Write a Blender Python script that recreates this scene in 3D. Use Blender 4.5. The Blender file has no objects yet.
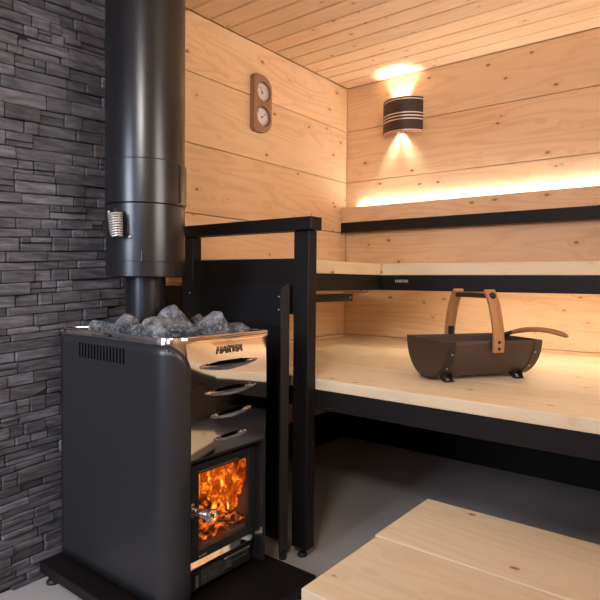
import bpy, bmesh, math, random
from mathutils import Vector, Matrix, noise
random.seed(7)
C = bpy.context.scene.collection
SC = bpy.context.scene
PI = math.pi

# ------------------------------------------------------------------ materials
class NT:
    def __init__(s, name):
        s.m = bpy.data.materials.new(name); s.m.use_nodes = True
        s.t = s.m.node_tree; s.t.nodes.clear()
        s.out = s.n('ShaderNodeOutputMaterial')
    def n(s, k, **kw):
        o = s.t.nodes.new(k)
        for a, v in kw.items(): setattr(o, a, v)
        return o
    def l(s, a, b): s.t.links.new(a, b)
    def val(s, sock, v):
        if isinstance(v, bpy.types.NodeSocket): s.l(v, sock)
        else: sock.default_value = v
    def math(s, op, a, b=0.0, c=None, clamp=False):
        o = s.n('ShaderNodeMath', operation=op, use_clamp=clamp)
        s.val(o.inputs[0], a); s.val(o.inputs[1], b)
        if c is not None: s.val(o.inputs[2], c)
        return o.outputs[0]
    def mix(s, f, a, b, mode='MIX'):
        o = s.n('ShaderNodeMix', data_type='RGBA', blend_type=mode)
        s.val(o.inputs[0], f)
        for i, v in ((6, a), (7, b)):
            if isinstance(v, (tuple, list)): v = (*v[:3], 1)
            s.val(o.inputs[i], v)
        return o.outputs[2]
    def noise(s, vec, scale=1, detail=2, rough=.5, dist=0):
        o = s.n('ShaderNodeTexNoise'); s.val(o.inputs['Vector'], vec)
        o.inputs['Scale'].default_value = scale; o.inputs['Detail'].default_value = detail
        o.inputs['Roughness'].default_value = rough; o.inputs['Distortion'].default_value = dist
        return o.outputs[0]
    def ramp(s, f, lo, hi):
        o = s.n('ShaderNodeMapRange', interpolation_type='SMOOTHSTEP'); s.val(o.inputs[0], f)
        o.inputs[1].default_value = lo; o.inputs[2].default_value = hi
        return o.outputs[0]
    def comb(s, x, y, z):
        o = s.n('ShaderNodeCombineXYZ')
        for i, v in enumerate((x, y, z)): s.val(o.inputs[i], v)
        return o.outputs[0]
    def obj(s):
        sep = s.n('ShaderNodeSeparateXYZ'); tc = s.n('ShaderNodeTexCoord')
        s.l(tc.outputs['Object'], sep.inputs[0]); return tc.outputs['Object'], sep.outputs
    def attr(s, name):
        o = s.n('ShaderNodeAttribute', attribute_name=name); return o.outputs['Fac']
    def bsdf(s, col, rough=.5, metal=0, spec=.5, bump=None, bstr=.2, bdist=.002, coat=0):
        b = s.n('ShaderNodeBsdfPrincipled')
        if isinstance(col, (tuple, list)): col = (*col[:3], 1)
        s.val(b.inputs['Base Color'], col); s.val(b.inputs['Roughness'], rough)
        b.inputs['Metallic'].default_value = metal; b.inputs['Specular IOR Level'].default_value = spec
        b.inputs['Coat Weight'].default_value = coat
        if bump is not None:
            k = s.n('ShaderNodeBump'); k.inputs['Strength'].default_value = bstr; k.inputs['Distance'].default_value = bdist
            s.l(bump, k.inputs['Height']); s.l(k.outputs[0], b.inputs['Normal'])
        s.l(b.outputs[0], s.out.inputs[0]); return b

def wood(name, axis, base, late, knot=(.27, .105, .04), knots=1.0, rough=.5, seed=0.0, contrast=1.0):
    """pine: long grain along `axis`, growth-ring lines, round knots that bend the grain"""
    m = NT(name); _, o = m.obj(); sd = m.attr('seed')
    order = {'x': (0, 1, 2), 'y': (1, 0, 2), 'z': (2, 0, 1)}[axis]
    a, b, c = (o[i] for i in order)
    a = m.math('MULTIPLY_ADD', sd, 7.31, m.math('ADD', a, seed)); b = m.math('MULTIPLY_ADD', sd, 3.17, b); c = m.math('MULTIPLY_ADD', sd, 1.93, c)
    v = m.n('ShaderNodeTexVoronoi'); v.feature = 'F1'
    m.l(m.comb(m.math('MULTIPLY', a, 7.2), m.math('MULTIPLY', b, 12.0), m.math('MULTIPLY', c, 12.0)), v.inputs['Vector'])
    v.inputs['Scale'].default_value = 1.0
    d = v.outputs['Distance']
    wob = m.noise(m.comb(m.math('MULTIPLY', a, 60), m.math('MULTIPLY', b, 80), m.math('MULTIPLY', c, 80)), 1, 2)
    dk = m.math('ADD', d, m.math('MULTIPLY', m.math('SUBTRACT', wob, .5), .05))
    kn = m.math('MULTIPLY', m.math('SUBTRACT', 1.0, m.ramp(dk, .06, .125)), knots)
    halo = m.math('MULTIPLY', m.math('SUBTRACT', 1.0, m.ramp(d, .06, .42)), knots)
    bb = m.math('ADD', b, m.math('MULTIPLY', halo, .035)); cc = m.math('ADD', c, m.math('MULTIPLY', halo, .02))
    low = m.noise(m.comb(m.math('MULTIPLY', a, .55), m.math('MULTIPLY', bb, 5), m.math('MULTIPLY', cc, 5)), 1, 2, .45)
    ring = m.math('MULTIPLY_ADD', m.math('SINE', m.math('MULTIPLY', low, 95)), .5, .5)
    ring = m.math('POWER', ring, 2.2)
    fib = m.noise(m.comb(m.math('MULTIPLY', a, 3), m.math('MULTIPLY', bb, 160), m.math('MULTIPLY', cc, 160)), 1, 3, .6)
    broad = m.noise(m.comb(m.math('MULTIPLY', a, .9), m.math('MULTIPLY', bb, 3.2), m.math('MULTIPLY', cc, 3.2)), 1, 2)
    f = m.math('ADD', m.math('MULTIPLY', ring, .42 * contrast), m.math('MULTIPLY', m.math('SUBTRACT', fib, .5), .5 * contrast))
    f = m.math('ADD', f, m.math('MULTIPLY', m.math('SUBTRACT', broad, .5), 1.5 * contrast), clamp=True)
    col = m.mix(f, base, late)
    tone = m.math('MULTIPLY_ADD', m.math('FRACT', m.math('MULTIPLY', sd, 5.77)), .16, .92)
    col = m.mix(1.0, col, m.comb(tone, tone, tone), 'MULTIPLY')
    col = m.mix(m.math('MULTIPLY', halo, .25), col, late)
    core = m.math('MULTIPLY', m.math('SUBTRACT', 1.0, m.ramp(dk, .0, .07)), .35)
    col = m.mix(m.math('MULTIPLY', kn, .85), col, m.mix(core, knot, tuple(k * .45 for k in knot)))
    m.bsdf(col, rough, bump=m.math('ADD', fib, m.math('MULTIPLY', ring, .3)), bstr=.12, bdist=.0008, spec=.35)
    return m.m

PB, PL = (.76, .52, .315), (.60, .355, .18)
M = {}
M['pine_x'] = wood('pine panel along x', 'x', PB, PL)
M['pine_y'] = wood('pine panel along y', 'y', PB, PL, seed=3.3)
M['pine_ceiling'] = wood('pine ceiling strips', 'x', (.77, .55, .35), (.65, .42, .24), knots=.8, seed=9.1)
M['bench_x'] = wood('pale bench timber', 'x', (.83, .68, .46), (.71, .51, .29), knot=(.26, .12, .05), seed=5.7, contrast=.8, rough=.55)
M['bench_y'] = wood('pale bench timber along y', 'y', (.81, .65, .43), (.69, .49, .28), knot=(.26, .12, .05), seed=1.7, contrast=.8, rough=.55)
M['oak'] = wood('oiled oak', 'z', (.46, .225, .09), (.29, .12, .042), knots=0, seed=2.2, rough=.4)
M['oak_ladle'] = wood('oiled oak ladle', 'x', (.42, .19, .07), (.26, .10, .035), knots=0, seed=4.2, rough=.4)
M['gauge_wood'] = wood('gauge hardwood', 'z', (.33, .175, .10), (.22, .105, .055), knots=0, seed=6.2, rough=.5)

def blackwood(name, axis):
    m = NT(name); _, o = m.obj()
    s = [18, 18, 18]; s['xyz'.index(axis)] = .8
    f = m.noise(m.comb(*[m.math('MULTIPLY', o[i], s[i] * 6) for i in range(3)]), 1, 3, .6)
    m.bsdf(m.mix(f, (.005, .004, .004), (.014, .0105, .0095)), .5, bump=f, bstr=.25, bdist=.001, spec=.25)
    return m.m
M['black_x'] = blackwood('black stained timber x', 'x'); M['black_y'] = blackwood('black stained timber y', 'y'); M['black_z'] = blackwood('black stained timber z', 'z')

def plain(name, col, rough=.5, metal=0, spec=.5, nscale=0, namt=.15, coat=0):
    m = NT(name)
    if nscale:
        tc, _ = m.obj(); f = m.noise(tc, nscale, 3)
        c = m.mix(f, tuple(x * (1 - namt) for x in col), tuple(min(1, x * (1 + namt)) for x in col))
        m.bsdf(c, rough, metal, spec, bump=f, bstr=.05, bdist=.0005, coat=coat)
    else: m.bsdf(col, rough, metal, spec, coat=coat)
    return m.m
M['stove_black'] = plain('powder coated stove steel', (.021, .0205, .022), .36, 0, .6, 900, .2)
M['pipe_black'] = plain('painted flue steel', (.011, .011, .013), .28, 0, .6, 500, .12)
M['dark_metal'] = plain('dark sheet metal', (.007, .0065, .008), .5, 0, .3, 300, .15)
M['iron'] = plain('black cast iron', (.012, .012, .012), .55, 0, .4, 120, .3)
M['steel'] = plain('polished stainless steel', (.86, .82, .79), .06, 1)
M['brushed'] = plain('brushed steel', (.62, .60, .58), .3, 1)
M['chrome'] = plain('chrome wire', (.75, .74, .73), .18, 1)
M['white_wire'] = plain('bright plated wire', (.80, .78, .76), .35, .6)
M['flange'] = plain('black flange with painted light', (.036, .028, .026), .45, 0, .5, 200, .15)  # browner and lighter than the sheet: warm light on this face painted in
M['screw'] = plain('zinc screw', (.5, .5, .5), .35, .9)
M['void'] = plain('black painted cavity shade', (.002, .002, .002), .95, 0, .05)  # black paints in the shade inside vent slots and louvres
M['brick'] = plain('firebrick', (.16, .10, .07), .9, 0, .2, 60, .4)
M['bronze'] = plain('brown bronze sheet', (.085, .058, .045), .42, .35, .5, 40, .12)
M['bronze_dark'] = plain('dark bronze strap', (.035, .026, .022), .45, .3, .5, 60, .15)
M['rubber'] = plain('black rubber', (.01, .01, .01), .6)
M['lamp_brown'] = plain('dark brown lamp shade', (.045, .024, .018), .45, 0, .4, 80, .15)
M['lamp_lit_rim'] = plain('lamp rim with painted glow', (.55, .27, .16), .5, 0, .4)  # copper tone paints in the lit inside of the shade
M['print'] = plain('light grey print', (.16, .155, .15), .5)
M['logo_dark'] = plain('dark etched logo', (.05, .035, .03), .4)
M['logo_light'] = plain('silver logo print', (.62, .58, .55), .4)
M['dial'] = plain('dial card', (.72, .62, .58), .5)
M['dial_ink'] = plain('dial print', (.10, .06, .05), .5)
M['cable'] = plain('white cable', (.75, .68, .6), .5)
M['charcoal'] = plain('charred wood', (.02, .013, .01), .9, 0, .2, 40, .5)

def emit(name, col, s):
    m = NT(name); e = m.n('ShaderNodeEmission'); e.inputs[0].default_value = (*col, 1); e.inputs[1].default_value = s
    m.l(e.outputs[0], m.out.inputs[0]); return m.m
WARM = (1.0, .66, .38)
M['led'] = emit('warm led strip', (1.0, .95, .88), 72)
M['led_under'] = emit('warm led strip under bench', (1.0, .86, .69), 38)
M['bulb'] = emit('lamp bulb', (1.0, .95, .86), 2100)

M['stripe'] = plain('silver lamp stripe', (.80, .78, .76), .28, .7)
m = NT('clear glass'); g = m.n('ShaderNodeBsdfGlossy'); t = m.n('ShaderNodeBsdfTransparent'); x = m.n('ShaderNodeMixShader'); f = m.n('ShaderNodeLayerWeight')
g.inputs['Roughness'].default_value = .03; t.inputs[0].default_value = (.96, .95, .93, 1); f.inputs[0].default_value = .5
m.l(m.math('MULTIPLY_ADD', m.math('POWER', f.outputs['Facing'], 5), .9, .025), x.inputs[0]); m.l(t.outputs[0], x.inputs[1]); m.l(g.outputs[0], x.inputs[2]); m.l(x.outputs[0], m.out.inputs[0]); M['glass'] = m.m

m = NT('flame'); tc, o = m.obj(); h = m.attr('seed')
n1 = m.noise(m.comb(m.math('MULTIPLY', o[0], 30), m.math('MULTIPLY', o[1], 30), m.math('MULTIPLY', o[2], 17)), 1, 3, .6, .6)
lw = m.n('ShaderNodeLayerWeight'); lw.inputs[0].default_value = .45
core = m.math('SUBTRACT', 1.0, lw.outputs['Facing'])
heat = m.math('MULTIPLY', m.math('ADD', m.math('MULTIPLY', core, .75), m.math('MULTIPLY_ADD', n1, 2.3, -1.22)), m.math('SUBTRACT', 1.25, h), clamp=True)
r = m.n('ShaderNodeValToRGB'); m.l(heat, r.inputs[0]); e = r.color_ramp.elements
e[0].position = .12; e[0].color = (.16, .012, .002, 1); e[1].position = .95; e[1].color = (1, .62, .10, 1)
k = e.new(.50); k.color = (.50, .06, .005, 1); k = e.new(.76); k.color = (1, .27, .015, 1)
em = m.n('ShaderNodeEmission'); m.l(r.outputs[0], em.inputs[0]); m.val(em.inputs[1], m.math('MULTIPLY_ADD', heat, 1.4, .38))
tr = m.n('ShaderNodeBsdfTransparent'); x = m.n('ShaderNodeMixShader'); m.l(m.ramp(heat, .05, .55), x.inputs[0])
m.l(tr.outputs[0], x.inputs[1]); m.l(em.outputs[0], x.inputs[2]); m.l(x.outputs[0], m.out.inputs[0]); M['flame'] = m.m

m = NT('glowing embers'); tc, o = m.obj(); n1 = m.noise(tc, 38, 4, .6); n2 = m.noise(tc, 14, 2)
f = m.math('MULTIPLY', m.ramp(n1, .42, .72), m.ramp(n2, .3, .65))
b = m.bsdf((.03, .015, .01), .9)
b.inputs['Emission Color'].default_value = (1, .16, .012, 1); m.val(b.inputs['Emission Strength'], m.math('MULTIPLY', f, 2.2)); M['ember'] = m.m

# ledge stone cladding and sauna stones
m = NT('slate ledge stone'); tc, o = m.obj(); sd = m.attr('seed')
st = m.comb(m.math('MULTIPLY', o[0], 60), m.math('MULTIPLY', o[1], 12), m.math('MULTIPLY', o[2], 70))
n1 = m.noise(st, 1, 5, .62); n2 = m.noise(tc, 30, 4, .6)
col = m.mix(m.ramp(n1, .3, .75), (.056, .057, .068), (.175, .175, .195))
tone = m.math('MULTIPLY_ADD', m.math('FRACT', m.math('MULTIPLY', sd, 9.13)), .8, .6)
col = m.mix(1, col, m.comb(tone, tone, tone), 'MULTIPLY')
col = m.mix(m.math('MULTIPLY', m.math('FRACT', m.math('MULTIPLY', sd, 4.7)), .18), col, (.085, .062, .05))
m.bsdf(col, .62, spec=.4, bump=m.math('ADD', n1, m.math('MULTIPLY', n2, .7)), bstr=.8, bdist=.006); M['slate'] = m.m
m = NT('dark mortar bed'); m.bsdf((.012, .012, .013), .9); M['mortar'] = m.m

def rockmat(name, c0, c1):
    m = NT(name); tc, o = m.obj(); n1 = m.noise(tc, 30, 6, .72); n2 = m.noise(tc, 110, 3, .6)
    col = m.mix(m.ramp(n1, .38, .66), c0, c1); col = m.mix(m.math('MULTIPLY', m.ramp(n2, .5, .75), .5), col, tuple(min(1, x * 1.7) for x in c1))
    m.bsdf(col, .75, spec=.3, bump=m.math('ADD', n1, m.math('MULTIPLY', n2, .5)), bstr=.9, bdist=.006); return m.m
M['rock'] = rockmat('grey olivine stone', (.05, .052, .058), (.27, .275, .29))
M['rock_brown'] = rockmat('brownish stone', (.05, .035, .028), (.16, .12, .10))

m = NT('grey concrete floor'); tc, o = m.obj(); n1 = m.noise(tc, 2.2, 5, .6); n2 = m.noise(tc, 180, 2); n3 = m.noise(tc, 14, 4, .6)
col = m.mix(m.ramp(n1, .3, .7), (.43, .40, .385), (.52, .485, .465)); col = m.mix(m.math('MULTIPLY', n3, .3), col, (.36, .33, .31))
m.bsdf(col, m.math('MULTIPLY_ADD', n3, .2, .45), spec=.35, bump=m.math('ADD', n2, n3), bstr=.08, bdist=.001); M['floor'] = m.m

# ------------------------------------------------------------------ mesh helpers
class MB:
    def __init__(s):
        s.bm = bmesh.new(); s.sl = s.bm.verts.layers.float.new('seed')
    def _seed(s, vs, sd):
        sd = random.random() if sd is None else sd
        for v in vs: v[s.sl] = sd
    def box(s, x0, x1, y0, y1, z0, z1, bev=.0, seg=2, seed=None, mat=None, xf=None):
        r = bmesh.ops.create_cube(s.bm, size=1); vs = r['verts']
        for v in vs:
            v.co = Vector(((x0 + x1) / 2 + v.co.x * (x1 - x0), (y0 + y1) / 2 + v.co.y * (y1 - y0), (z0 + z1) / 2 + v.co.z * (z1 - z0)))
        if bev:
            es = list({e for v in vs for e in v.link_edges})
            r = bmesh.ops.bevel(s.bm, geom=es, offset=bev, segments=seg, affect='EDGES', profile=.5)
            vs = list({v for f in r['faces'] for v in f.verts} | {v for v in vs if v.is_valid})
            todo = list(vs); seen = set(vs)
            while todo:
                v = todo.pop()
                for e in v.link_edges:
                    w = e.other_vert(v)
                    if w not in seen: seen.add(w); todo.append(w)
            vs = list(seen)
        if xf is not None:
            for v in vs: v.co = xf @ v.co
        s._seed(vs, seed)
        if mat is not None:
            for f in {f for v in vs for f in v.link_faces}: f.material_index = mat
        return vs
    def grid(s, pts, closed_u=False, closed_v=False, seed=0.0, mat=0, cap=False):
        nu, nv = len(pts), len(pts[0])
        V = [[s.bm.verts.new(p) for p in row] for row in pts]
        s._seed([v for r in V for v in r], seed)
        for i in range(nu - (0 if closed_u else 1)):
            for j in range(nv - (0 if closed_v else 1)):
                q = [V[i][j], V[(i + 1) % nu][j], V[(i + 1) % nu][(j + 1) % nv], V[i][(j + 1) % nv]]
                try: f = s.bm.faces.new(q); f.material_index = mat(i, j) if callable(mat) else mat
                except ValueError: pass
        if cap:
            for row in (V[0], V[-1]):
                try: s.bm.faces.new(row)
                except ValueError: pass
        return V
    def tube(s, path, r, seg=12, cap=True, seed=0.0):
        path = [Vector(p) for p in path]; rows = []; up = None
        for i, p in enumerate(path):
            t = (path[min(i + 1, len(path) - 1)] - path[max(i - 1, 0)]).normalized()
            if up is None: up = Vector((0, 0, 1)) if abs(t.z) < .9 else Vector((1, 0, 0))
            a = t.cross(up).normalized(); b = a.cross(t).normalized(); up = b
            rr = r[i] if isinstance(r, (list, tuple)) else r
            rows.append([p + a * math.cos(2 * PI * k / seg) * rr + b * math.sin(2 * PI * k / seg) * rr for k in range(seg)])
        return s.grid(rows, closed_v=True, cap=cap, seed=seed)
    def lathe(s, c, axis, prof, seg=48, cap=True, seed=0.0, a0=0, a1=2 * PI, ref=None):
        c = Vector(c); ax = Vector(axis).normalized(); u = Vector(ref) if ref else (Vector((1, 0, 0)) if abs(ax.x) < .9 else Vector((0, 1, 0)))
        u = (u - ax * u.dot(ax)).normalized(); w = ax.cross(u); full = abs(a1 - a0 - 2 * PI) < 1e-6
        n = seg if full else seg + 1
        rows = [[c + ax * h + (u * math.cos(a0 + (a1 - a0) * k / seg) + w * math.sin(a0 + (a1 - a0) * k / seg)) * r for k in range(n)] for r, h in prof]
        return s.grid(rows, closed_v=full, cap=cap and full, seed=seed)
    def prism(s, poly, ext, bev=0, seed=None):
        """polygon (3-D points) swept by ext"""
        ext = Vector(ext); A = [s.bm.verts.new(Vector(p)) for p in poly]; B = [s.bm.verts.new(Vector(p) + ext) for p in poly]
        s._seed(A + B, seed); n = len(A)
        s.bm.faces.new(A); s.bm.faces.new(B[::-1])
        for i in range(n): s.bm.faces.new((A[i], B[i], B[(i + 1) % n], A[(i + 1) % n]))
        return A + B
    def build(s, name, mat, parent=None, loc=None, smooth=False, angle=35):
        bmesh.ops.recalc_face_normals(s.bm, faces=s.bm.faces[:])
        if parent is None:
            if loc is None:
                co = [v.co for v in s.bm.verts]
                loc = Vector(((min(c.x for c in co) + max(c.x for c in co)) / 2, (min(c.y for c in co) + max(c.y for c in co)) / 2, min(c.z for c in co)))
            off = Vector(loc)
        else:
            off = Vector(); p = parent
            while p: off += p.location; p = p.parent
        for v in s.bm.verts: v.co -= off
        if smooth:
            for f in s.bm.faces: f.smooth = True
            for e in s.bm.edges:
                if len(e.link_faces) == 2 and e.calc_face_angle(0) > math.radians(angle): e.smooth = False
        me = bpy.data.meshes.new(name); s.bm.to_mesh(me); s.bm.free()
        for k in (mat if isinstance(mat, (list, tuple)) else [mat]): me.materials.append(k)
        o = bpy.data.objects.new(name, me); C.objects.link(o)
        if parent is None: o.location = loc
        else: o.parent = parent
        return o

def thing(name, loc, label, cat, group=None):
    o = bpy.data.objects.new(name, None); o.empty_display_size = .05; C.objects.link(o); o.location = loc
    return tag(o, label, cat, group)
def tag(o, label, cat, group=None):
    o['label'] = label; o['category'] = cat
    if group: o['group'] = group
    return o
def structure(o): o['kind'] = 'structure'; return o
def subdiv(o, n):
    k = o.modifiers.new('sub', 'SUBSURF'); k.levels = k.render_levels = n; return o
def arc(c, r, a0, a1, n):
    return [(c[0] + r * math.cos(a0 + (a1 - a0) * i / n), c[1] + r * math.sin(a0 + (a1 - a0) * i / n)) for i in range(n + 1)]
def text(name, body, h, mat, parent, origin, right, up, thick=.0006, shear=0, offset=0):
    cu = bpy.data.curves.new(name, 'FONT'); cu.body = body; cu.size = 1; cu.extrude = .5; cu.shear = shear; cu.offset = offset
    cu.align_x = 'CENTER'; cu.align_y = 'CENTER'
    tmp = bpy.data.objects.new('tmp', cu); C.objects.link(tmp)
    dg = bpy.context.evaluated_depsgraph_get(); me = bpy.data.meshes.new_from_object(tmp.evaluated_get(dg)); bpy.data.objects.remove(tmp)
    r = Vector(right).normalized(); u = Vector(up).normalized(); n = r.cross(u)
    off = Vector(); p = parent
    while p: off += p.location; p = p.parent
    for v in me.vertices: v.co = Vector(origin) + r * v.co.x * h + u * v.co.y * h + n * v.co.z * thick - off
    me.name = name; me.materials.clear(); me.materials.append(mat)
    o = bpy.data.objects.new(name, me); C.objects.link(o); o.parent = parent; return o

# ------------------------------------------------------------------ room shell
X1, Y1, ZC = 2.72, -4.3, 2.29
seams = [0, .02, .352, .684, 1.015, 1.347, 1.677, 2.008, ZC]
b = MB()
for i in range(len(seams) - 1):
    b.box(-.03, 0, Y1, 0, seams[i] + .0016, seams[i + 1] - .0016, .0022, 1)
b.box(-.06, -.028, Y1, .06, 0, ZC + .05, seed=.5)
structure(b.build('wall_left', M['pine_y'], loc=(0, 0, 0)))
b = MB()
for i in range(len(seams) - 1):
    b.box(0, X1, 0, .03, seams[i] + .0016, seams[i + 1] - .0016, .0022, 1)
b.box(-.03, X1, .028, .06, 0, ZC + .05, seed=.5)
structure(b.build('wall_back', M['pine_x'], loc=(0, 0, 0)))
b = MB()
for i in range(len(seams) - 1):
    b.box(X1, X1 + .03, Y1, 0, seams[i] + .0016, seams[i + 1] - .0016, .0022, 1)
b.box(X1 + .028, X1 + .06, Y1, .06, 0, ZC + .05, seed=.5)
structure(b.build('wall_right', M['pine_y'], loc=(0, 0, 0)))
b = MB(); k = 0
while -k * .1213 > Y1:
    b.box(0, X1, max(Y1, -(k + 1) * .1213 + .002), -k * .1213 - .002, ZC, ZC + .02, .006, 1); k += 1
b.box(-.03, X1 + .03, Y1 - .03, .03, ZC + .0185, ZC + .06, seed=.5)
structure(b.build('ceiling', M['pine_ceiling'], loc=(0, 0, 0)))
b = MB(); b.box(-.05, X1 + .05, Y1 - .1, .05, -.08, 0, seed=0); structure(b.build('floor', M['floor'], loc=(0, 0, 0)))
# front wall behind the camera with its window and an unseen glass door added to light the left side
WX0, WX1, WZ0, WZ1 = 1.40, 2.20, .8, 2.12
GX0, GX1, GZT = .30, 1.10, 2.05
b = MB()
b.box(0, GX0, Y1 - .04, Y1, 0, ZC); b.box(GX0, GX1, Y1 - .04, Y1, GZT, ZC); b.box(GX1, WX0, Y1 - .04, Y1, 0, ZC)
b.box(WX1, X1, Y1 - .04, Y1, 0, ZC); b.box(WX0, WX1, Y1 - .04, Y1, 0, WZ0); b.box(WX0, WX1, Y1 - .04, Y1, WZ1, ZC)
structure(b.build('wall_front', M['pine_x'], loc=(0, Y1, 0)))
for nm, x0, x1, z0, z1, fw, part in (('window_1', WX0, WX1, WZ0, WZ1, .05, 'window_frame'), ('added_door_1', GX0, GX1, .002, GZT, .04, 'door_frame')):
    w = bpy.data.objects.new(nm, None); C.objects.link(w); w.location = (x0, Y1, z0); w['kind'] = 'structure'
    b = MB()
    for x in (x0, x1 - fw): b.box(x, x + fw, Y1 - .05, Y1 + .01, z0, z1, .003)
    for z in (z0, z1 - fw): b.box(x0, x1, Y1 - .05, Y1 + .01, z, z + fw, .003)
    b.build(part, M['black_z'], w)
    zk = z0 + fw
    if nm == 'added_door_1':
        zk = .60; b = MB(); b.box(x0 + fw, x1 - fw, Y1 - .035, Y1 - .01, z0 + fw, zk, .002); b.build('light_stop_panel', M['black_z'], w)  # unseen lower panel added to keep low light off the floor under the bench
    b = MB(); b.box(x0 + fw, x1 - fw, Y1 - .025, Y1 - .02, zk, z1 - fw); b.build('pane', M['glass'], w)
# black base boards under the bench
b = MB(); b.box(0, .012, -1.42, -.004, 0, .193, .002, 1); structure(b.build('baseboard_left', M['black_y'], loc=(0, 0, 0)))
b = MB(); b.box(.0, X1, -.012, 0, 0, .40, .002, 1); structure(b.build('baseboard_back', M['black_x'], loc=(0, 0, 0)))

# stacked slate cladding standing proud of the timber wall
SXF = .2; SY1 = -1.70
b = MB(); rnd = random.Random(11)
b.box(.0, SXF - .016, Y1, SY1, 0, ZC, mat=1, seed=0)
TILT = .055
def stone(y0, y1, z0, z1):
    ym = (y0 + y1) / 2
    dz = TILT * (ym + 2.1)
    za, zb = max(0.001, z0 + dz), min(ZC - .001, z1 + dz)
    if zb - za < .008: return
    th = SXF - rnd.uniform(0, .015)
    sh = TILT
    vs = b.box(SXF - .03, th, y0 + .001, y1 - .001, za + .0008, zb - .0008, min(.003, (zb - za) * .2), 1, seed=rnd.random(), mat=0)
    tx, tz = rnd.uniform(-.03, .03), rnd.uniform(-.06, .06)
    for v in vs:
        v.co.z = min(ZC, max(0, v.co.z + sh * (v.co.y - ym)))
        if v.co.x > SXF - .02: v.co.x += (v.co.y - ym) * tx + (v.co.z - (za + zb) / 2) * tz
z = -.25
while z < ZC + .25:
    h = rnd.choice([.022, .028, .034, .040, .048]); y = SY1
    y -= rnd.uniform(0, .08)
    if y < SY1: stone(y, SY1, z, z + h)
    while y > Y1 + .05:
        L = rnd.choice([.05, .07, .09, .12, .15, .19]) * rnd.uniform(.85, 1.2); y0 = max(Y1, y - L); q = rnd.random()
        if q < .25 and h > .033:
            f = rnd.choice([.4, .5, .6]); stone(y0, y, z, z + h * f)
            if L > .09 and rnd.random() < .6:
                g = rnd.uniform(.3, .7); stone(y0, y0 + L * g, z + h * f, z + h); stone(y0 + L * g, y, z + h * f, z + h)
            else: stone(y0, y, z + h * f, z + h)
        else: stone(y0, y, z, z + h)
        y = y0
    z += h
structure(b.build('wall_left_stone', [M['slate'], M['mortar']], loc=(0, 0, 0)))

# ------------------------------------------------------------------ benches
t = thing('lower_bench', (1.36, -.72, 0), 'wide lower bench of pale pine planks with a black fascia under its front edge', 'bench')
for i in range(4):
    b = MB(); w = 1.43 / 4; b.box(.004, X1 - .004, -1.43 + i * w + (.0012 if i else 0), -1.43 + (i + 1) * w - .0012 - (.004 if i == 3 else 0), .627, .667, .003, 2)
    b.build('seat_board', M['bench_x'], t)
b = MB(); b.box(.004, X1 - .004, -1.43, -1.40, .555, .6265, .002, 1); b.build('fascia', M['black_x'], t)
b = MB(); b.box(X1 - .09, X1 - .03, -1.395, -1.335, 0, .6265, .002, 1); b.build('leg', M['black_z'], t)
b = MB(); b.box(.02, X1 - .02, -.06, -.013, .56, .6265, .002, 1); b.build('rear_bearer', M['black_x'], t)

UW0, UW1, UF = 1.064, 1.121, .988
t = thing('upper_bench', (1.36, -.3, UF), 'long upper bench of pale planks, small silver logo on its black fascia', 'bench')
for y0, y1 in ((-.6, -.303), (-.300, -.004)):
    b = MB(); b.box(.625 if y0 < -.4 else .004, X1 - .004, y0, y1, UW0, UW1, .003, 2); b.build('seat_board', M['bench_x'], t)
b = MB(); b.box(.6161, X1 - .004, -.6, -.572, UF, UW0 - .0005, .002, 1); b.build('fascia', M['black_x'], t)
text('logo', 'HARVIA', .0205, M['logo_light'], t, (.733, -.6008, 1.0335), (1, 0, 0), (0, 0, 1), shear=.15, offset=.008)
t2 = thing('upper_bench', (.3, -1.0, UF), 'short upper bench along the timber wall, running from the black railing into the corner', 'bench')
for x0, x1 in ((.004, .30), (.303, .616)):
    b = MB(); b.box(x0, x1, -1.425, -.603 if x1 > .5 else -.303, UW0, UW1, .003, 2); b.build('seat_board', M['bench_y'], t2)
b = MB(); b.box(.588, .616, -1.425, -.5725, UF, UW0 - .0005, .002, 1); b.build('fascia', M['black_y'], t2)
b = MB(); b.box(.452, .49, -1.42, -.665, .930, .968, .002, 1); bo = b.build('support_bar', M['black_y'], t2)
b = MB(); b.lathe((.492, -.69, .949), (1, 0, 0), [(.004, -.004), (.004, .0), (.0025, .0015)], 10); b.build('screw', M['screw'], bo)
t = thing('light_strip', (1.6, -.3, 1.05), 'warm light strip fixed under the upper bench above the lower bench', 'light strip')
b = MB(); b.box(.75, X1 - .1, -.335, -.300, 1.052, 1.0635); b.build('channel', M['brushed'], t)
b = MB(); b.box(.76, X1 - .11, -.329, -.306, 1.0495, 1.0519); b.build('diffuser', M['led_under'], t)

b = MB(); pts = [(.552, -.655, 1.0632), (.547, -.655, 1.02)] + [(.56 + .020 * math.cos(a), -.655, .984 + .018 * math.sin(a)) for a in [PI * i / 12 + PI for i in range(13)]] + [(.575, -.655, 1.02), (.57, -.655, 1.0632)]
b.tube(pts, .004, 8); o = b.build('cable_loop', M['cable'], smooth=True); 
CABLE = o
tag(o, 'small loop of white cable hanging under the upper bench near its corner', 'cable')

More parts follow.
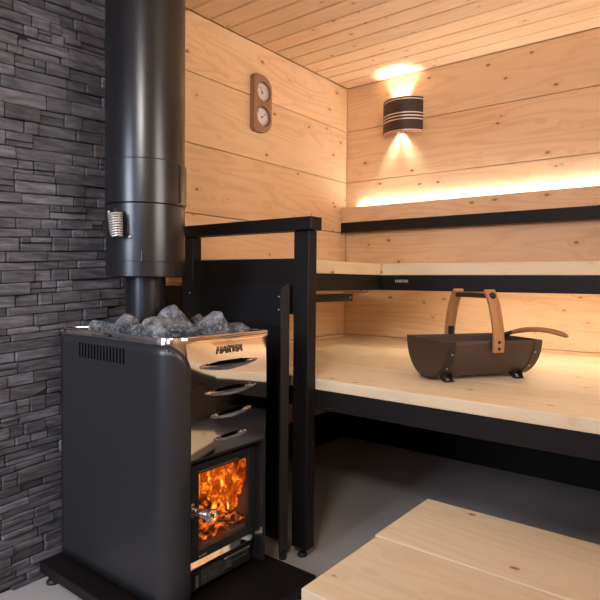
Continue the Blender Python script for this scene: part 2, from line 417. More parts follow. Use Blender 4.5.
# backrest with the light strip behind it
t = thing('backrest', (1.36, -.05, 1.348), 'long pine backrest with a black lower rail, glowing from behind', 'backrest')
b = MB(); b.prism([(.004, -.058, 1.411), (.004, -.040, 1.411), (.004, -.034, 1.509), (.004, -.052, 1.509)], (X1 - .008, 0, 0)); b.build('board', M['bench_x'] if 0 else M['pine_x'], t)
b = MB(); b.box(.004, X1 - .004, -.066, -.03, 1.347, 1.4105, .002, 1); b.build('rail', M['black_x'], t)
b = MB()
for x in (.3, 1.2, 2.1):
    b = MB(); b.box(x, x + .04, -.03, -.001, 1.36, 1.40); b.build('bracket', M['black_z'], t)
t = thing('light_strip', (1.4, -.02, 1.45), 'warm light strip hidden behind the backrest, washing the wall above it', 'light strip')
b = MB(); b.box(.09, X1 - .05, -.024, -.001, 1.492, 1.5035); b.build('channel', M['brushed'], t)
b = MB(); b.box(.105, X1 - .06, -.020, -.005, 1.504, 1.5055); b.build('diffuser', M['led'], t)

# step in the foreground
t = thing('step_bench', (1.75, -1.76, 0), 'low pale pine step of two wide boards in front of the lower bench', 'step')
for y0, y1, z, xs in ((-2.105, -1.772, .334, 1.289), (-1.764, -1.432, .333, 1.280)):
    b = MB(); b.box(xs, 2.40, y0, y1, z - .042, z, .003, 2); b.build('board', M['bench_x'], t)
b = MB(); b.box(1.295, 2.37, -2.07, -1.47, .20, .291, .002, 1); b.build('apron', M['black_x'], t)
for x in (1.31, 2.31):
    for y in (-2.06, -1.53):
        b = MB(); b.box(x, x + .05, y, y + .05, .012, .21, .002, 1); l = b.build('leg', M['black_z'], t)
        b = MB(); b.lathe((x + .025, y + .025, 0), (0, 0, 1), [(.02, 0), (.02, .012)], 16); b.build('foot', M['rubber'], l)

# ------------------------------------------------------------------ railing
t = thing('railing', (.45, -1.46, 0), 'black timber railing with a thick handrail between the stove and the benches', 'railing')
def foot(x, y, z, r, parent):
    b = MB(); b.lathe((x, y, 0), (0, 0, 1), [(r, 0), (r, .006), (r * .75, .013), (.3 * r, .016), (.3 * r, z)], 20); return b.build('foot', M['rubber'], parent, smooth=True)
b = MB(); b.box(.756, .826, -1.482, -1.433, .035, 1.2139, .003, 2); p = b.build('post', M['black_z'], t); foot(.790, -1.457, .037, .019, p)
b = MB(); b.box(.125, .196, -1.482, -1.433, .035, 1.2139, .003, 2); p = b.build('post', M['black_z'], t); foot(.16, -1.457, .037, .019, p)
b = MB(); b.box(.004, .852, -1.503, -1.438, 1.2142, 1.262, .004, 2); b.build('handrail', M['black_x'], t)
b = MB(); b.box(.1965, .7515, -1.478, -1.437, .905, 1.114, .003, 1); b.build('midrail', M['black_x'], t)
b = MB(); b.box(.004, .1245, -1.478, -1.437, .80, 1.005, .003, 1); b.build('wall_rail', M['black_x'], t)

# heat shield between stove and railing
t = thing('heat_shield', (.45, -1.51, 0), 'dark sheet metal heat shield standing behind the stove, in front of the railing', 'heat shield')
b = MB(); b.box(.16, .747, -1.5055, -1.5005, .05, 1.020, .001, 1); b.build('sheet', M['dark_metal'], t)
b = MB(); b.prism([(.747, -1.545, .03), (.747, -1.500, .03), (.747, -1.500, 1.020), (.747, -1.508, 1.020), (.747, -1.545, .997)], (.006, 0, 0)); fl = b.build('flange', M['flange'], t)
b = MB(); b.lathe((.749, -1.523, 0), (0, 0, 1), [(.014, 0), (.014, .03)], 16); b.build('foot', M['rubber'], fl, smooth=True)
b = MB(); b.lathe((.19, -1.515, 0), (0, 0, 1), [(.014, 0), (.014, .06)], 16); b.build('foot', M['rubber'], t, smooth=True)
b = MB(); b.prism([(.746, -1.542, .985), (.66, -1.542, .905), (.66, -1.542, .875), (.746, -1.542, .855)], (0, .004, 0)); g = b.build('gusset', M['dark_metal'], t)
for z in (.972, .925):
    b = MB(); b.lathe((.737, -1.5425, z), (0, -1, 0), [(.0035, 0), (.0035, .002), (.002, .003)], 10); b.build('screw', M['screw'], g)
b = MB(); b.lathe((.215, -1.513, .975), (0, -1, 0), [(.004, 0), (.004, .002), (.002, .003)], 10); b.build('screw', M['screw'], t)

# ------------------------------------------------------------------ stove base
t = thing('stove_platform', (.61, -1.9, 0), 'low black floor plinth under the stove on small adjustable feet', 'plinth')
b = MB(); b.box(.212, .992, -2.168, -1.642, .036, .070, .002, 1); b.build('slab', M['black_x'], t)
for x, y in ((.25, -2.14), (.95, -2.14), (.25, -1.67), (.95, -1.67)):
    foot(x, y, .036, .022, t)

# ------------------------------------------------------------------ stove
S = thing('sauna_stove', (.53, -1.9, .07), 'black sauna stove with polished steel front and fire behind its glass door', 'stove')
YL, YR, XB, XF = -2.10, -1.70, .245, .82
def outline(off, n=14):
    """plan of the stove jacket from back left, along the left side, round the front left corner: list of (x, y)"""
    R = .070
    p = [(XB, YL - off), (.35, YL - off), (.45, YL - off), (.55, YL - off), (.65, YL - off)]
    p += arc((XF - R, YL + R), R + off, -PI / 2, 0, n)
    return p
# black jacket
po = outline(.004)
acc = [0]
for i in range(1, len(po)): acc.append(acc[-1] + math.dist(po[i], po[i - 1]))
# resample
def samp(path, acc, s):
    for i in range(1, len(path)):
        if s <= acc[i] or i == len(path) - 1:
            f = (s - acc[i - 1]) / (acc[i] - acc[i - 1]); return (path[i - 1][0] + (path[i][0] - path[i - 1][0]) * f, path[i - 1][1] + (path[i][1] - path[i - 1][1]) * f)
SE = acc[-1]; RC = .088; ZB, ZT = .088, .846
ss = [SE * i / 40 for i in range(36)] + [SE - RC + RC * math.sin(PI / 2 * i / 14) for i in range(15)]
ss = sorted(set(round(s, 5) for s in ss if s <= SE))
rows = []
for s in ss:
    x, y = samp(po, acc, s); zt = ZT
    if s > SE - RC: q = s - (SE - RC); zt = ZT - (RC - math.sqrt(max(0, RC * RC - q * q)))
    rows.append([(x, y, ZB + (zt - ZB) * j / 24) for j in range(25)])
b = MB(); b.grid(rows); o = b.build('side_panel', M['stove_black'], S, smooth=True)
k = o.modifiers.new('thick', 'SOLIDIFY'); k.thickness = .003; k.offset = 0
SIDE = o
# vent slots in the jacket as thin strips, the shade inside painted black
b = MB()
n = 15
for i in range(n):
    x = .385 + i * (.628 - .385) / (n - 1) - .02
    b.box(x - .0036, x + .0036, YL - .0064, YL - .0050, .776, .823, .0004, 1)
b.build('vent_slots', M['void'], SIDE)
# carcass: back, right side, inner plates, floor
b = MB()
b.box(XB, XB + .004, YL + .006, YR, ZB, ZT)
b.box(XB, XF - .002, YR - .004, YR, ZB, ZT + .012)
b.box(XB, XF - .07, YL + .006, YR, ZB, ZB + .004)
b.box(XB, XF - .02, YL + .01, YR - .004, .826, .832)
b.build('carcass', M['stove_black'], S)
for x, y in ((.29, -2.07), (.29, -1.73), (.74, -2.05), (.74, -1.73)):
    b = MB(); b.lathe((x, y, .0702), (0, 0, 1), [(.013, 0), (.013, .019)], 14); b.build('foot', M['iron'], S)
# stainless top rim: band + flange
po = outline(.003) + [(XF + .003, -1.95), (XF + .003, -1.85), (XF + .003, YR)]
pin = outline(-.022) + [(XF - .022, -1.95), (XF - .022, -1.85), (XF - .022, YR)]
b = MB()
rows = []
for (x, y), (xi, yi) in zip(po, pin):
    rows.append([(x, y, .846), (x, y, .862), (x + (xi - x) * .08, y + (yi - y) * .08, .866), (xi, yi, .8665), (xi, yi, .835)])
b.grid(rows); b.box(XB, XF, YR - .012, YR + .001, .848, .8665, .001, 1); b.box(XB - .001, XB + .016, YL, YR, .848, .8665, .001, 1)
b.build('top_rim', M['steel'], S, smooth=True, angle=50)
# mirror steel front with four eyelid louvres
R = .070
path = arc((XF - R, YL + R), R - .003, -PI * .30, 0, 16) + [(XF - .003, YL + R + .002 + i * (YR - YL - R - .004) / 120) for i in range(1, 121)]
louv = [(-1.995, -1.742, .775, .027), (-1.972, -1.752, .694, .026), (-1.950, -1.773, .622, .024), (-1.937, -1.787, .549, .021)]
Z0, Z1, NZ = .505, .848, 170
rows = []; tags = []
for (x, y) in path:
    row = []; tg = []
    for j in range(NZ + 1):
        z = Z0 + (Z1 - Z0) * j / NZ; d = 0; k = 0
        for ya, yb, zc, h in louv:
            tt = (y - ya) / (yb - ya)
            if 0 < tt < 1:
                s = math.sin(PI * tt) ** .8
                lo, hi = zc - .62 * h * s, zc + .38 * h * s
                if lo < z < hi and hi - lo > .002:
                    v = (z - lo) / (hi - lo)
                    if v < .70: d = .0075 * s * math.sin(v / .70 * PI / 2)
                    else: d = -.012 * s * min(1, (v - .70) * 9); k = 1
        bow = .004 * math.sin(PI * j / NZ) * max(0, min(1, (y - YL - R) / .1))
        row.append((x + d + (bow if x > XF - .004 else 0), y, z)); tg.append(k)
    rows.append(row); tags.append(tg)
b = MB(); b.grid(rows, mat=lambda i, j: 1 if tags[i][j] and tags[min(i + 1, len(tags) - 1)][j] and tags[i][j + 1] else 0)
FP = b.build('front_panel', [M['steel'], M['void']], S, smooth=True, angle=60)  # louvre openings painted black for the shade behind them
for k_, zz in enumerate((.829, .8165)):
    pass
text('logo', 'HARVIA', .032, M['logo_dark'], FP, (XF + .0008, -1.872, .817), (0, 1, 0), (0, 0, 1), shear=.25, offset=.012)
b = MB(); b.box(XF - .03, XF - .004, YL + .07, YR - .004, .498, .505); b.build('lower_lip', M['stove_black'], S)

# recess around the fire door
DX = .782
b = MB()
b.box(DX - .02, XF - .004, YR - .012, YR - .0042, ZB, .498)                   # right cheek
b.box(DX - .024, DX - .016, YL + .012, YR - .012, ZB + .004, .172)            # below door
b.box(DX - .024, DX - .016, YL + .012, -1.992, .172, .498); b.box(DX - .024, DX - .016, -1.712, YR - .012, .172, .498); b.box(DX - .030, DX - .015, -1.992, -1.712, .455, .498)
b.build('recess', M['stove_black'], S)
# fire box
FX0, FY0, FY1, FZ0, FZ1 = .47, -1.985, -1.715, .20, .454
b = MB()
b.box(FX0 - .012, FX0, FY0, FY1, FZ0, FZ1); b.box(FX0, DX - .024, FY0 - .012, FY0, FZ0, FZ1); b.box(FX0, DX - .024, FY1, FY1 + .012, FZ0, FZ1)
b.box(FX0, DX - .024, FY0, FY1, FZ1, FZ1 + .012); b.box(FX0, DX - .024, FY0, FY1, FZ0 - .012, FZ0)
FB = b.build('firebox', M['brick'], S)
# ember bed
rows = []
for i in range(25):
    rows.append([])
    for j in range(25):
        x = FX0 + .004 + (DX - .035 - FX0) * i / 24; y = FY0 + .003 + (FY1 - FY0 - .006) * j / 24
        z = FZ0 + .022 + .03 * noise.noise(Vector((x * 28, y * 28, 1))) + .012 * noise.noise(Vector((x * 90, y * 90, 4)))
        rows[-1].append((x, y, max(FZ0 + .002, z)))
b = MB(); b.grid(rows); b.build('ember_bed', M['ember'], FB, smooth=True)
# flames: solid licking tongues
rf = random.Random(5)
FL = [(.70, -1.950, .235, .20, .026), (.69, -1.965, .25, .14, .022), (.67, -1.915, .24, .12, .024), (.70, -1.775, .33, .13, .022), (.68, -1.80, .36, .10, .030),
      (.70, -1.825, .245, .085, .020), (.66, -1.75, .30, .10, .018), (.62, -1.88, .26, .18, .03)]
for i in range(9): FL.append((.52 + i * .026, -1.733 + rf.uniform(-.012, .0), rf.uniform(.25, .33), rf.uniform(.12, .22), rf.uniform(.022, .034)))
for i in range(14): FL.append((rf.uniform(.50, .60), -1.975 + i * .0185, rf.uniform(.22, .30), rf.uniform(.16, .24), rf.uniform(.030, .046)))
for x, y, z, h, r in FL:
    b = MB(); ph = rf.uniform(0, 6); rows = []; cool = rf.uniform(0, .3)
    for i in range(22):
        f = i / 21; rr = r * (math.sin(PI * min(1, f * .9 + .12)) ** .8) * (1 - f * .35) + .0004
        ox = .014 * math.sin(f * 4 + ph) * f; oy = .022 * math.sin(f * 5 + ph * 1.7) * f
        rows.append([])
        for k in range(16):
            a = 2 * PI * k / 16; q = rr * (1 + .55 * noise.noise(Vector((math.cos(a) * 1.3 + ph, math.sin(a) * 1.3, f * 5))))
            rows[-1].append((x + ox + q * math.cos(a) * .8, y + oy + q * math.sin(a), min(FZ1 - .003, z + h * f - .02)))
    V = b.grid(rows, closed_v=True)
    for i, row in enumerate(V):
        for v in row: v[b.sl] = (i / 21) * .6 + cool
    b.build('flame', M['flame'], FB, smooth=True)

# door: frame, glass, spring handle
D = bpy.data.objects.new('door', None); C.objects.link(D); D.parent = S; D.location = Vector((DX, -1.99, .17)) - S.location
DY0, DY1, DZ0, DZ1 = -1.990, -1.712, .176, .472
GY0, GY1, GZ0, GZ1 = -1.960, -1.744, .206, .442
b = MB()
for a in ((DY0, GY0, DZ0, DZ1), (GY1, DY1, DZ0, DZ1), (GY0, GY1, DZ0, GZ0), (GY0, GY1, GZ1, DZ1)):
    b.box(DX - .014, DX, a[0], a[1], a[2], a[3], .0025, 2)
b.build('door_frame', M['stove_black'], D)
b = MB(); b.box(DX, DX + .004, GY0 - .004, GY1 - .05, GZ1 + .006, GZ1 + .011, .001, 1); b.build('glass_clip', M['brushed'], D); b = MB(); b.box(DX, DX + .003, GY0, GY0 + .03, DZ0 + .008, DZ0 + .015, .001, 1); b.build('glass_clip', M['brushed'], D)
b = MB(); b.box(DX - .010, DX - .006, GY0 - .006, GY1 + .006, GZ0 - .006, GZ1 + .006); b.build('glass', M['glass'], D)
H0 = Vector((DX + .006, -1.988, .340)); H1 = Vector((DX + .086, -1.982, .345))
def spring(name, p0, p1, r0, r1, turns, wire, mat, parent):
    p0, p1 = Vector(p0), Vector(p1); ax = (p1 - p0).normalized(); u = ax.cross(Vector((0, 0, 1))); 
    if u.length < .1: u = ax.cross(Vector((1, 0, 0)))
    u.normalize(); w = ax.cross(u); N = turns * 16; pts = []
    for i in range(N + 1):
        f = i / N; r = r0 + (r1 - r0) * f; a = 2 * PI * turns * f; pts.append(p0.lerp(p1, f) + u * r * math.cos(a) + w * r * math.sin(a))
    b = MB(); b.tube(pts, wire, 6); return b.build(name, mat, parent, smooth=True)
hd = spring('handle', H0 + Vector((.01, 0, 0)), H1,  .008, .0185, 9, .0021, M['chrome'], D)
b = MB(); b.tube([H0 - Vector((.01, 0, 0)), H1], .005, 10); b.lathe(H0, (1, 0, 0), [(.010, -.008), (.010, .008)], 16); b.build('spindle', M['brushed'], hd, smooth=True)
b = MB(); b.box(DX, DX + .01, DY0 - .008, DY0 + .006, .320, .362, .002, 1); b.build('latch', M['brushed'], D)

# ash drawer lip (bent polished steel) and control plate
L = bpy.data.objects.new('ash_drawer', None); C.objects.link(L); L.parent = S; L.location = Vector((DX, -1.87, .11)) - S.location
rows = []
for i in range(41):
    f = i / 40; y = -2.008 + f * (-1.716 + 2.008); s = 1 if f < .86 else math.cos((f - .86) / .14 * PI / 2) ** .6
    prof = [(0, .015), (.004, .016), (.027, -.0035), (.028, -.007), (.026, -.011), (.012, -.015), (0, -.016)]
    rows.append([(DX - .014 + px * (.35 + .65 * s), y, .171 + pz) for px, pz in prof])
b = MB(); b.grid(rows, cap=True); b.build('lip', M['steel'], L, smooth=True, angle=25)
b = MB(); b.box(DX - .014, DX + .004, -1.995, -1.735, .092, .152, .003, 2); b.build('drawer_front', M['stove_black'], L)
b = MB()
PX = DX + .0042
def pr(y0, y1, z0, z1): b.box(PX, PX + .0005, y0, y1, z0, z1)
def fr(y0, y1, z0, z1, w=.0016):
    pr(y0, y1, z0, z0 + w); pr(y0, y1, z1 - w, z1); pr(y0, y0 + w, z0, z1); pr(y1 - w, y1, z0, z1)
pr(-1.978, -1.966, .098, .135)
for k in range(3):
    y = -1.953 + k * .031; fr(y, y + .027, .102, .137); fr(y + .006, y + .020, .110, .127)
    if k < 2: pr(y + .010, y + .016, .116, .121)
for k in range(4): pr(-1.856, -1.822 - .006 * (k % 2), .109 + k * .007, .1115 + k * .007)
fr(-1.816, -1.752, .121, .135)
pr(-1.955, -1.87, .1415, .1425)
b.build('control_print', M['print'], L)
b = MB(); b.box(DX + .004, DX + .010, -1.86, -1.745, .140, .146, .0015, 1); b.build('air_slider', M['brushed'], L)

# ------------------------------------------------------------------ flue pipe
FPX, FPY = .42, -1.888
t = thing('flue_pipe', (FPX, FPY, .833), 'thick black insulated flue pipe rising from the stove to the ceiling', 'flue pipe')
b = MB(); b.lathe((FPX, FPY, 0), (0, 0, 1), [(.068, .833), (.068, 1.06)], 48); b.build('stove_pipe', M['pipe_black'], t, smooth=True)
b = MB(); b.lathe((FPX, FPY, 0), (0, 0, 1), [(.072, 1.039), (.130, 1.039), (.1335, 1.041), (.1335, 1.087), (.1345, 1.088), (.1345, 1.090), (.1335, 1.091), (.1335, 1.279), (.129, 1.282), (.072, 1.282)], 96); ls = b.build('lower_sleeve', M['pipe_black'], t, smooth=True)
b = MB(); b.lathe((FPX, FPY, 0), (0, 0, 1), [(.126, 1.281), (.1352, 1.2835), (.1352, 1.424), (.1330, 1.427), (.126, 1.428)], 96); col = b.build('collar', M['pipe_black'], t, smooth=True)
b = MB(); b.lathe((FPX, FPY, 0), (0, 0, 1), [(.1332, 1.427), (.1332, ZC - .001)], 96); b.build('upper_sleeve', M['pipe_black'], t, smooth=True)
# clamp closing the collar, facing the timber wall side
a0 = math.radians(22)
b = MB(); b.lathe((FPX, FPY, 0), (0, 0, 1), [(.136, 1.286), (.1385, 1.288), (.1385, 1.419), (.136, 1.421)], 14, a0=math.radians(18), a1=math.radians(50)); b.build('clamp', M['pipe_black'], col, smooth=True)
aw = math.radians(-42)
b = MB(); p = Vector((FPX + .1338 * math.cos(aw), FPY + .1338 * math.sin(aw), 0)); b.tube([p + Vector((0, 0, 1.09)), p + Vector((0, 0, 1.125))], .0016, 6); b.build('weld_seam', M['pipe_black'], ls)
# damper with spring grip on the pipe flank
ah = math.radians(-71); hp = Vector((FPX + .134 * math.cos(ah), FPY + .134 * math.sin(ah), 1.205)); rad = Vector((math.cos(ah), math.sin(ah), 0))
dh = thing('damper_handle', hp, 'bright wire spring grip of the damper on the left flank of the flue pipe', 'damper handle')
spring('spring_grip', hp + rad * .03 + Vector((-.004, -.0, .040)), hp + rad * .03 + Vector((.006, 0, -.038)), .022, .0175, 10, .0028, M['white_wire'], dh)
b = MB(); b.tube([hp + rad * .03 + Vector((0, 0, .05)), hp + rad * .03 + Vector((.004, 0, -.042))], .007, 10); b.tube([hp - rad * .004, hp + rad * .032], .009, 12); b.build('spindle', M['iron'], dh, smooth=True)
a2 = math.radians(-58); q = Vector((FPX + .134 * math.cos(a2), FPY + .134 * math.sin(a2), 1.168)); r2 = Vector((math.cos(a2), math.sin(a2), 0))
b = MB(); b.lathe(q, r2, [(.006, -.002), (.006, .003), (.003, .005)], 14); b.build('screw', M['screw'], dh, smooth=True)

# ------------------------------------------------------------------ sauna stones on the stove
def rock(loc, dims, rot, seed, label, mat='rock', sub=4):
    b = MB(); bmesh.ops.create_icosphere(b.bm, subdivisions=sub, radius=1); rs = random.Random(seed)
    pl = []
    for _ in range(11):
        v = Vector((rs.gauss(0, 1), rs.gauss(0, 1), rs.gauss(0, 1))).normalized(); pl.append((v, rs.uniform(.42, .72)))
    pl.append((Vector((0, 0, -1)), .6))
    for v in b.bm.verts:
        c = v.co.copy()
        for n, d in pl:
            e = c.dot(n) - d
            if e > 0: c -= n * e
        c += c.normalized() * (  .03 * noise.noise(c * 2.2 + Vector((seed, 0, 0))) +   .03 * noise.noise(c * 7 + Vector((0, seed, 0))))
        v.co = c
    mn = [min(v.co[i] for v in b.bm.verts) for i in range(3)]; mx = [max(v.co[i] for v in b.bm.verts) for i in range(3)]
    mt = Matrix.Rotation(rot, 3, 'Z')
    for v in b.bm.verts:
        v.co = Vector([((v.co[i] - mn[i]) / (mx[i] - mn[i]) - (.5 if i < 2 else 0)) * dims[i] for i in range(3)])
        v.co = mt @ v.co + Vector(loc)
    o = b.build('stove_stone', M[mat], loc=loc, smooth=True, angle=28)
    return tag(o, label, 'stone', 'stones on top of the stove')
VW = math.radians(38.25)
ZR = .8325
ROCKS = [
 ((.395, -2.032, ZR), (.105, .075, .062), .7, 'leftmost grey stone on the stove, small and rounded', 'rock'),
 ((.500, -2.025, ZR), (.100, .078, .088), .5, 'peaked grey stone second from the left on the stove', 'rock'),
 ((.590, -2.028, ZR), (.100, .062, .072), .35, 'wedge shaped grey stone with a pale face, third from the left along the stove rim', 'rock'),
 ((.705, -2.005, ZR), (.165, .085, .086), .72, 'largest grey stone lying at the front left corner of the stove top', 'rock'),
 ((.630, -1.950, ZR), (.10, .06, .070), .9, 'small grey stone tucked behind the largest corner stone', 'rock'),
 ((.560, -1.870, ZR + .02), (.130, .085, .095), .6, 'long grey stone resting highest, right in front of the flue pipe', 'rock'),
 ((.600, -1.795, ZR + .02), (.06, .05, .062), .3, 'small brownish stone right of the flue pipe', 'rock_brown'),
 ((.710, -1.850, ZR), (.140, .10, .098), .75, 'rounded grey stone at the middle of the front rim behind the steel panel', 'rock'),
 ((.735, -1.758, ZR), (.095, .06, .058), .75, 'rightmost grey stone on the stove, low and squared', 'rock'),
]
for i, (loc, dm, rot, lab, mt) in enumerate(ROCKS): rock(loc, dm, rot, 31 + i * 3, lab, mt)

# ------------------------------------------------------------------ gauge on the timber wall
t = thing('sauna_gauge', (0, -.85, 1.82), 'wooden thermometer and hygrometer with two round dials on the timber wall', 'thermometer')
def rrect(y0, y1, z0, z1, rl, rr, n=8):
    P = []
    for (cy, cz, a0, r) in ((y1 - rr, z1 - rr, 0, rr), (y0 + rl, z1 - rl, PI / 2, rl), (y0 + rl, z0 + rl, PI, rl), (y1 - rr, z0 + rr, 1.5 * PI, rr)):
        P += [(cy + r * math.cos(a0 + PI / 2 * i / n), cz + r * math.sin(a0 + PI / 2 * i / n)) for i in range(n + 1)]
    return P
GY0_, GY1_, GZ0_, GZ1_ = -.925, -.785, 1.822, 2.122
out = rrect(GY0_, GY1_, GZ0_, GZ1_, .022, .07)
cent = [(-.848, 2.037), (-.848, 1.907)]; DR = .052
# frame plate with two bored recesses: ring walls + face built from a boolean
b = MB(); b.prism([(.0005, y, z) for y, z in out], (.03, 0, 0), seed=.3); fr_ = b.build('frame', M['gauge_wood'], t)
for cy, cz in cent:
    c = MB(); c.lathe((.012, cy, cz), (1, 0, 0), [(DR, 0), (DR, .05)], 40); co = c.build('cutter', M['gauge_wood'], t)
    md = fr_.modifiers.new('bore', 'BOOLEAN'); md.operation = 'DIFFERENCE'; md.solver = 'EXACT'; md.object = co
    dg = bpy.context.evaluated_depsgraph_get(); me = bpy.data.meshes.new_from_object(fr_.evaluated_get(dg)); fr_.modifiers.clear(); fr_.data = me
    bpy.data.objects.remove(co)
me.name = 'frame'
for k, (cy, cz) in enumerate(cent):
    b = MB(); b.lathe((.0125, cy, cz), (1, 0, 0), [(DR - .001, 0), (DR - .001, .003)], 40); d = b.build('dial', M['dial'], t)
    b = MB(); b.lathe((.0158, cy, cz), (1, 0, 0), [(DR - .002, 0), (DR - .002, .006), (DR - .006, .007), (DR - .007, .002)], 40, cap=False); b.build('bezel', M['brushed'], d, smooth=True)
    b = MB()
    for i in range(21):
        a = math.radians(-220 + i * 260 / 20 + 0); xf = Matrix.Translation((0, cy, cz)) @ Matrix.Rotation(a, 4, 'X')
        b.box(.0158, .0163, .036 if i % 5 else .031, .043, -.0009, .0009, xf=xf)
    xf = Matrix.Translation((0, cy, cz)) @ Matrix.Rotation(math.radians(120 if k == 0 else 35), 4, 'X'); b.box(.0166, .0173, -.012, .034, -.0014, .0014, xf=xf)
    b.lathe((.0158, cy, cz), (1, 0, 0), [(.005, 0), (.005, .003)], 14); b.build('scale', M['dial_ink'], d)

# ------------------------------------------------------------------ wall lamp
t = thing('wall_lamp', (.404, 0, 1.93), 'dark brown curved wall lamp with pale stripes shining up and down the wall', 'lamp')
LX0, LX1, LZ0, LZ1, DP = .272, .540, 1.925, 2.135, .088
hw = (LX1 - LX0) / 2; RL = (hw * hw + DP * DP) / (2 * DP); AL = math.asin(hw / RL)
cx, cyy = (LX0 + LX1) / 2, -DP + RL
def shade_band(z0, z1, r, name, mat, th=.0025, par=t, da=0):
    b = MB(); rows = []
    for i in range(41):
        a = -AL + da + 2 * (AL - da) * i / 40; s, c = math.sin(a), math.cos(a)
        rows.append([(cx + r * s, cyy - r * c, z0), (cx + r * s, cyy - r * c, z1), (cx + (r - th) * s, cyy - (r - th) * c, z1), (cx + (r - th) * s, cyy - (r - th) * c, z0)])
    b.grid(rows, closed_v=True, cap=True); return b.build(name, mat, par, smooth=True, angle=40)
zz = [LZ0, LZ0 + .012, LZ0 + .016, 2.000, 2.0075, 2.0185, 2.026, 2.037, 2.0445, LZ1 - .016, LZ1 - .0095, LZ1]
names = ['rim', 'stripe', 'shade', 'stripe', 'shade', 'stripe', 'shade', 'stripe', 'shade', 'stripe', 'shade']
for i, nm in enumerate(names):
    mt = {'rim': M['lamp_lit_rim'], 'stripe': M['stripe'], 'shade': M['lamp_brown']}[nm]
    shade_band(zz[i], zz[i + 1], RL + (.001 if nm != 'stripe' else 0), {'rim': 'lower_rim', 'stripe': 'stripe', 'shade': 'shade'}[nm], mt)
b = MB(); b.box(cx - .05, cx + .05, -.012, -.0005, 1.97, 2.09, .002, 1); b.build('back_plate', M['brushed'], t)
LB = Vector((cx - .008, -.041, 0))
b = MB(); b.lathe(LB, (0, 0, 1), [(.004, 1.985), (.009, 1.992), (.010, 2.03), (.009, 2.065), (.004, 2.072)], 20); b.build('bulb', M['bulb'], t, smooth=True)
b = MB(); b.lathe(LB, (0, 0, 1), [(.039, 1.945), (.039, 2.118), (.0375, 2.118), (.0375, 1.945), (.039, 1.945)], 40, cap=False); b.build('beam_tube', M['lamp_brown'], t, smooth=True)  # unseen tube added to narrow the light patches on the wall
b = MB(); b.tube([LB + Vector((0, 0, 1.99)), LB + Vector((0, .004, 1.982)), LB + Vector((0, .039, 1.978))], .006, 8); b.build('socket', M['iron'], t, smooth=True)

# ------------------------------------------------------------------ bucket
BC = Vector((1.247, -.989, .667)); AX = Vector((.560, .8285, 0)).normalized(); CR = Vector((AX.y, -AX.x, 0)); UP = Vector((0, 0, 1))
HL, BR, BZ = .204, .1435, .1525                      # half length, radius, rim height
def bp(a, c, h): return BC + AX * a + CR * c + UP * h
T = thing('sauna_bucket', BC, 'brown metal half round sauna bucket with a wooden handle on the lower bench', 'bucket')
N = 36
def ring(a, r): return [bp(a, r * math.cos(PI + PI * i / N), BZ + r * math.sin(PI + PI * i / N)) for i in range(N + 1)]
b = MB(); rows = [ring(-HL + 2 * HL * i / 24, BR) for i in range(25)]; b.grid(rows)
o = b.build('tub', M['bronze'], T, smooth=True); k = o.modifiers.new('thick', 'SOLIDIFY'); k.thickness = .0035; k.offset = -1
for s in (-1, 1):
    b = MB(); b.prism(ring(s * (HL - .001), BR - .0005), AX * (-s * .0035), seed=0); b.build('end_cap', M['bronze'], T)
    b = MB(); rows = [ring(s * (HL - w), BR + e) for w, e in ((.036, 0), (.036, .003), (.002, .003), (.002, 0))]; b.grid(rows); st = b.build('strap', M['bronze_dark' if s < 0 else 'bronze'], T, smooth=True, angle=30)
    for ii in range(5):
        a = PI + PI * (.90 - ii * .14); nrm = CR * math.cos(a) + UP * math.sin(a)
        b = MB(); b.lathe(bp(s * (HL - .026), 0, BZ) + nrm * (BR + .0028), nrm, [(.0036, 0), (.0032, .0016), (.0012, .0024)], 10); b.build('rivet', M['brushed'], st, smooth=True)
    for c in (-1, 1):
        b = MB(); a0 = s * .153
        for da in (-.016, .016):
            b.prism([bp(a0 + da - .0018, c * .040, .016), bp(a0 + da - .0018, c * .076, .032), bp(a0 + da - .0018, c * .086, .0005), bp(a0 + da - .0018, c * .072, .0005)], AX * .0036)
        b.prism([bp(a0 - .018, c * .070, .0005), bp(a0 - .018, c * .090, .0005), bp(a0 - .018, c * .090, .0035), bp(a0 - .018, c * .070, .0035)], AX * .036)
        b.build('foot', M['iron'], T)
# handle uprights
for c in (-1, 1):
    prof = [(.1530, .112), (.1550, .13), (.1550, .155), (.1510, .195), (.141, .24), (.127, .283), (.108, .318), (.094, .335)]
    b = MB(); rows = []
    for i, (cc, h) in enumerate(prof):
        p0 = prof[max(0, i - 1)]; p1 = prof[min(len(prof) - 1, i + 1)]; tx, tz = p1[0] - p0[0], p1[1] - p0[1]; L_ = math.hypot(tx, tz); nx, nz = tz / L_, -tx / L_
        w = .023; th = .008
        rows.append([bp(-w, c * (cc + nx * th), h + nz * th), bp(w, c * (cc + nx * th), h + nz * th), bp(w, c * (cc - nx * th + .004), h - nz * th), bp(-w, c * (cc - nx * th + .004), h - nz * th)])
    b.grid(rows, closed_v=True, cap=True, seed=.2 + c * .1)
    o = b.build('handle_upright', M['oak'], T)
    k = o.modifiers.new('bev', 'BEVEL'); k.width = .003; k.segments = 2; k.limit_method = 'ANGLE'
    for h in (.126, .150):
        b = MB(); b.lathe(bp(0, c * .1625, h), CR * c, [(.006, 0), (.006, .002), (.003, .004)], 14); b.build('rivet', M['iron'], o, smooth=True)
    b = MB(); b.lathe(bp(0, c * .118, .316), CR * c + UP * .45, [(.013, -.004), (.013, .004), (.010, .007)], 20); b.build('bolt', M['iron'], o, smooth=True)
    b = MB(); xf = Matrix.Translation(bp(0, c * .1455, .150)) @ Matrix.Rotation(math.atan2(AX.y, AX.x), 4, 'Z'); b.box(-.013, .013, -.0015, .0015, -.025, .035, .001, 1, xf=xf)
    b.build('mount_plate', M['iron'], T)
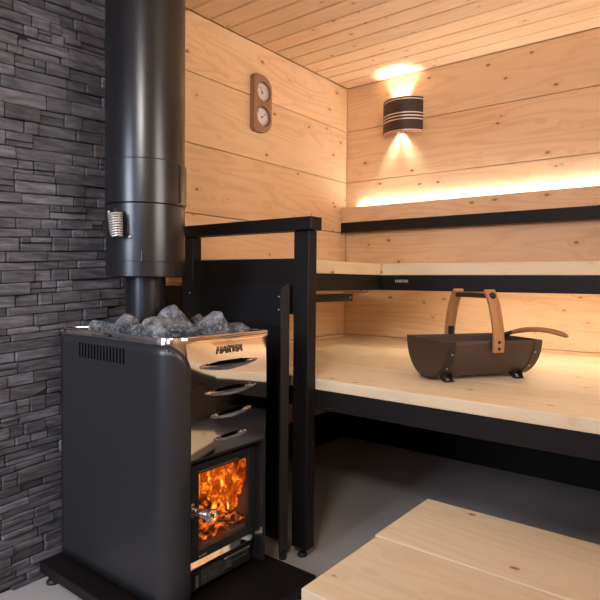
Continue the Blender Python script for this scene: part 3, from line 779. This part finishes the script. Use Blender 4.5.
b = MB(); b.tube([bp(0, -.102, .316), bp(0, .102, .316)], .0105, 16); b.build('grip', M['bronze_dark'], T, smooth=True)

# ladle resting in the bucket
T2 = thing('ladle', (1.245, -.95, .70), 'sauna ladle with a curved wooden handle poking out of the bucket', 'ladle')
LP = [Vector(q) for q in ((1.335, -.812, .831), (1.365, -.810, .841), (1.40, -.806, .848), (1.44, -.802, .850), (1.48, -.798, .847), (1.515, -.794, .839), (1.548, -.790, .827))]
rows = []
for i, p in enumerate(LP):
    d = (LP[min(i + 1, 6)] - LP[max(i - 1, 0)]).normalized(); s = d.cross(UP).normalized(); u = s.cross(d)
    w = [.011, .014, .015, .016, .017, .018, .015][i]; h = [.009, .0105, .011, .011, .011, .011, .009][i]
    rows.append([p + s * w * math.cos(2 * PI * k / 14) + u * h * math.sin(2 * PI * k / 14) for k in range(14)])
b = MB(); b.grid(rows, closed_v=True, cap=True, seed=.4); subdiv(b.build('handle', M['oak_ladle'], T2, smooth=True, angle=80), 1)
b = MB(); b.tube([(1.362, -.810, .840), (1.335, -.812, .831), (1.30, -.835, .818), (1.265, -.88, .785)], .0085, 10); b.build('ferrule', M['iron'], T2, smooth=True)
b = MB(); cb = Vector((1.245, -.95, .725)); b.lathe(cb, (0, 0, 1), [(.004, -.025), (.030, -.022), (.042, -.005), (.045, .02), (.043, .02), (.040, -.004), (.028, -.019), (.003, -.022)], 28); b.tube([cb + Vector((.0, .03, .02)), (1.265, -.88, .785)], .006, 8); b.build('bowl', M['bronze'], T2, smooth=True)

# ------------------------------------------------------------------ lights, world, camera
def area(name, loc, target, sx, sy, power, col):
    l = bpy.data.lights.new(name, 'AREA'); l.shape = 'RECTANGLE'; l.size = sx; l.size_y = sy; l.energy = power; l.color = col
    o = bpy.data.objects.new(name, l); C.objects.link(o); o.location = loc
    o.rotation_euler = (Vector(target) - Vector(loc)).to_track_quat('-Z', 'Y').to_euler(); return o
area('ceiling_lamp', (2.0, -3.75, 2.26), (1.1, -1.3, .3), .45, .45, 36, (1.0, .97, .95))
sl = area('side_fill', (2.66, -1.75, 1.70), (0, -1.35, 2.0), .9, .9, 9.5, (1.0, .93, .86)); sl.data.spread = math.radians(115)  # unseen fill added to brighten the left wall and ceiling
dl = area('door_fill', (.72, Y1 - .15, 1.55), (.2, -2.35, .5), .7, .8, 9, (.80, .88, 1.0)); dl.data.spread = math.radians(80)  # unseen cool fill added outside the door for the stone and left floor
w = bpy.data.worlds.new('sky'); SC.world = w; w.use_nodes = True
w.node_tree.nodes['Background'].inputs[0].default_value = (.42, .54, 1.0, 1); w.node_tree.nodes['Background'].inputs[1].default_value = 3.0

cam = bpy.data.cameras.new('camera'); cam.sensor_width = 36; cam.lens = 36 * 555.67 / 600; cam.clip_start = .02
co = bpy.data.objects.new('camera', cam); C.objects.link(co)
r_ = Vector((0.78505127, 0.61935971, 0.00938425)); u_ = Vector((-0.0285266, 0.02101604, 0.99937208)); f_ = Vector((-0.61877358, 0.78482602, -0.0341669))
mt = Matrix((r_, u_, -f_)).transposed().to_4x4(); mt.translation = (2.04820293, -3.08137384, 1.03); co.matrix_world = mt
SC.camera = co
vs = SC.view_settings
SC.display_settings.display_device = 'sRGB'; vs.view_transform = 'Standard'; vs.look = 'None'; vs.exposure = .26; vs.gamma = 1; vs.use_curve_mapping = False
SC.cycles.max_bounces = 10; SC.cycles.transparent_max_bounces = 16; SC.cycles.caustics_reflective = False
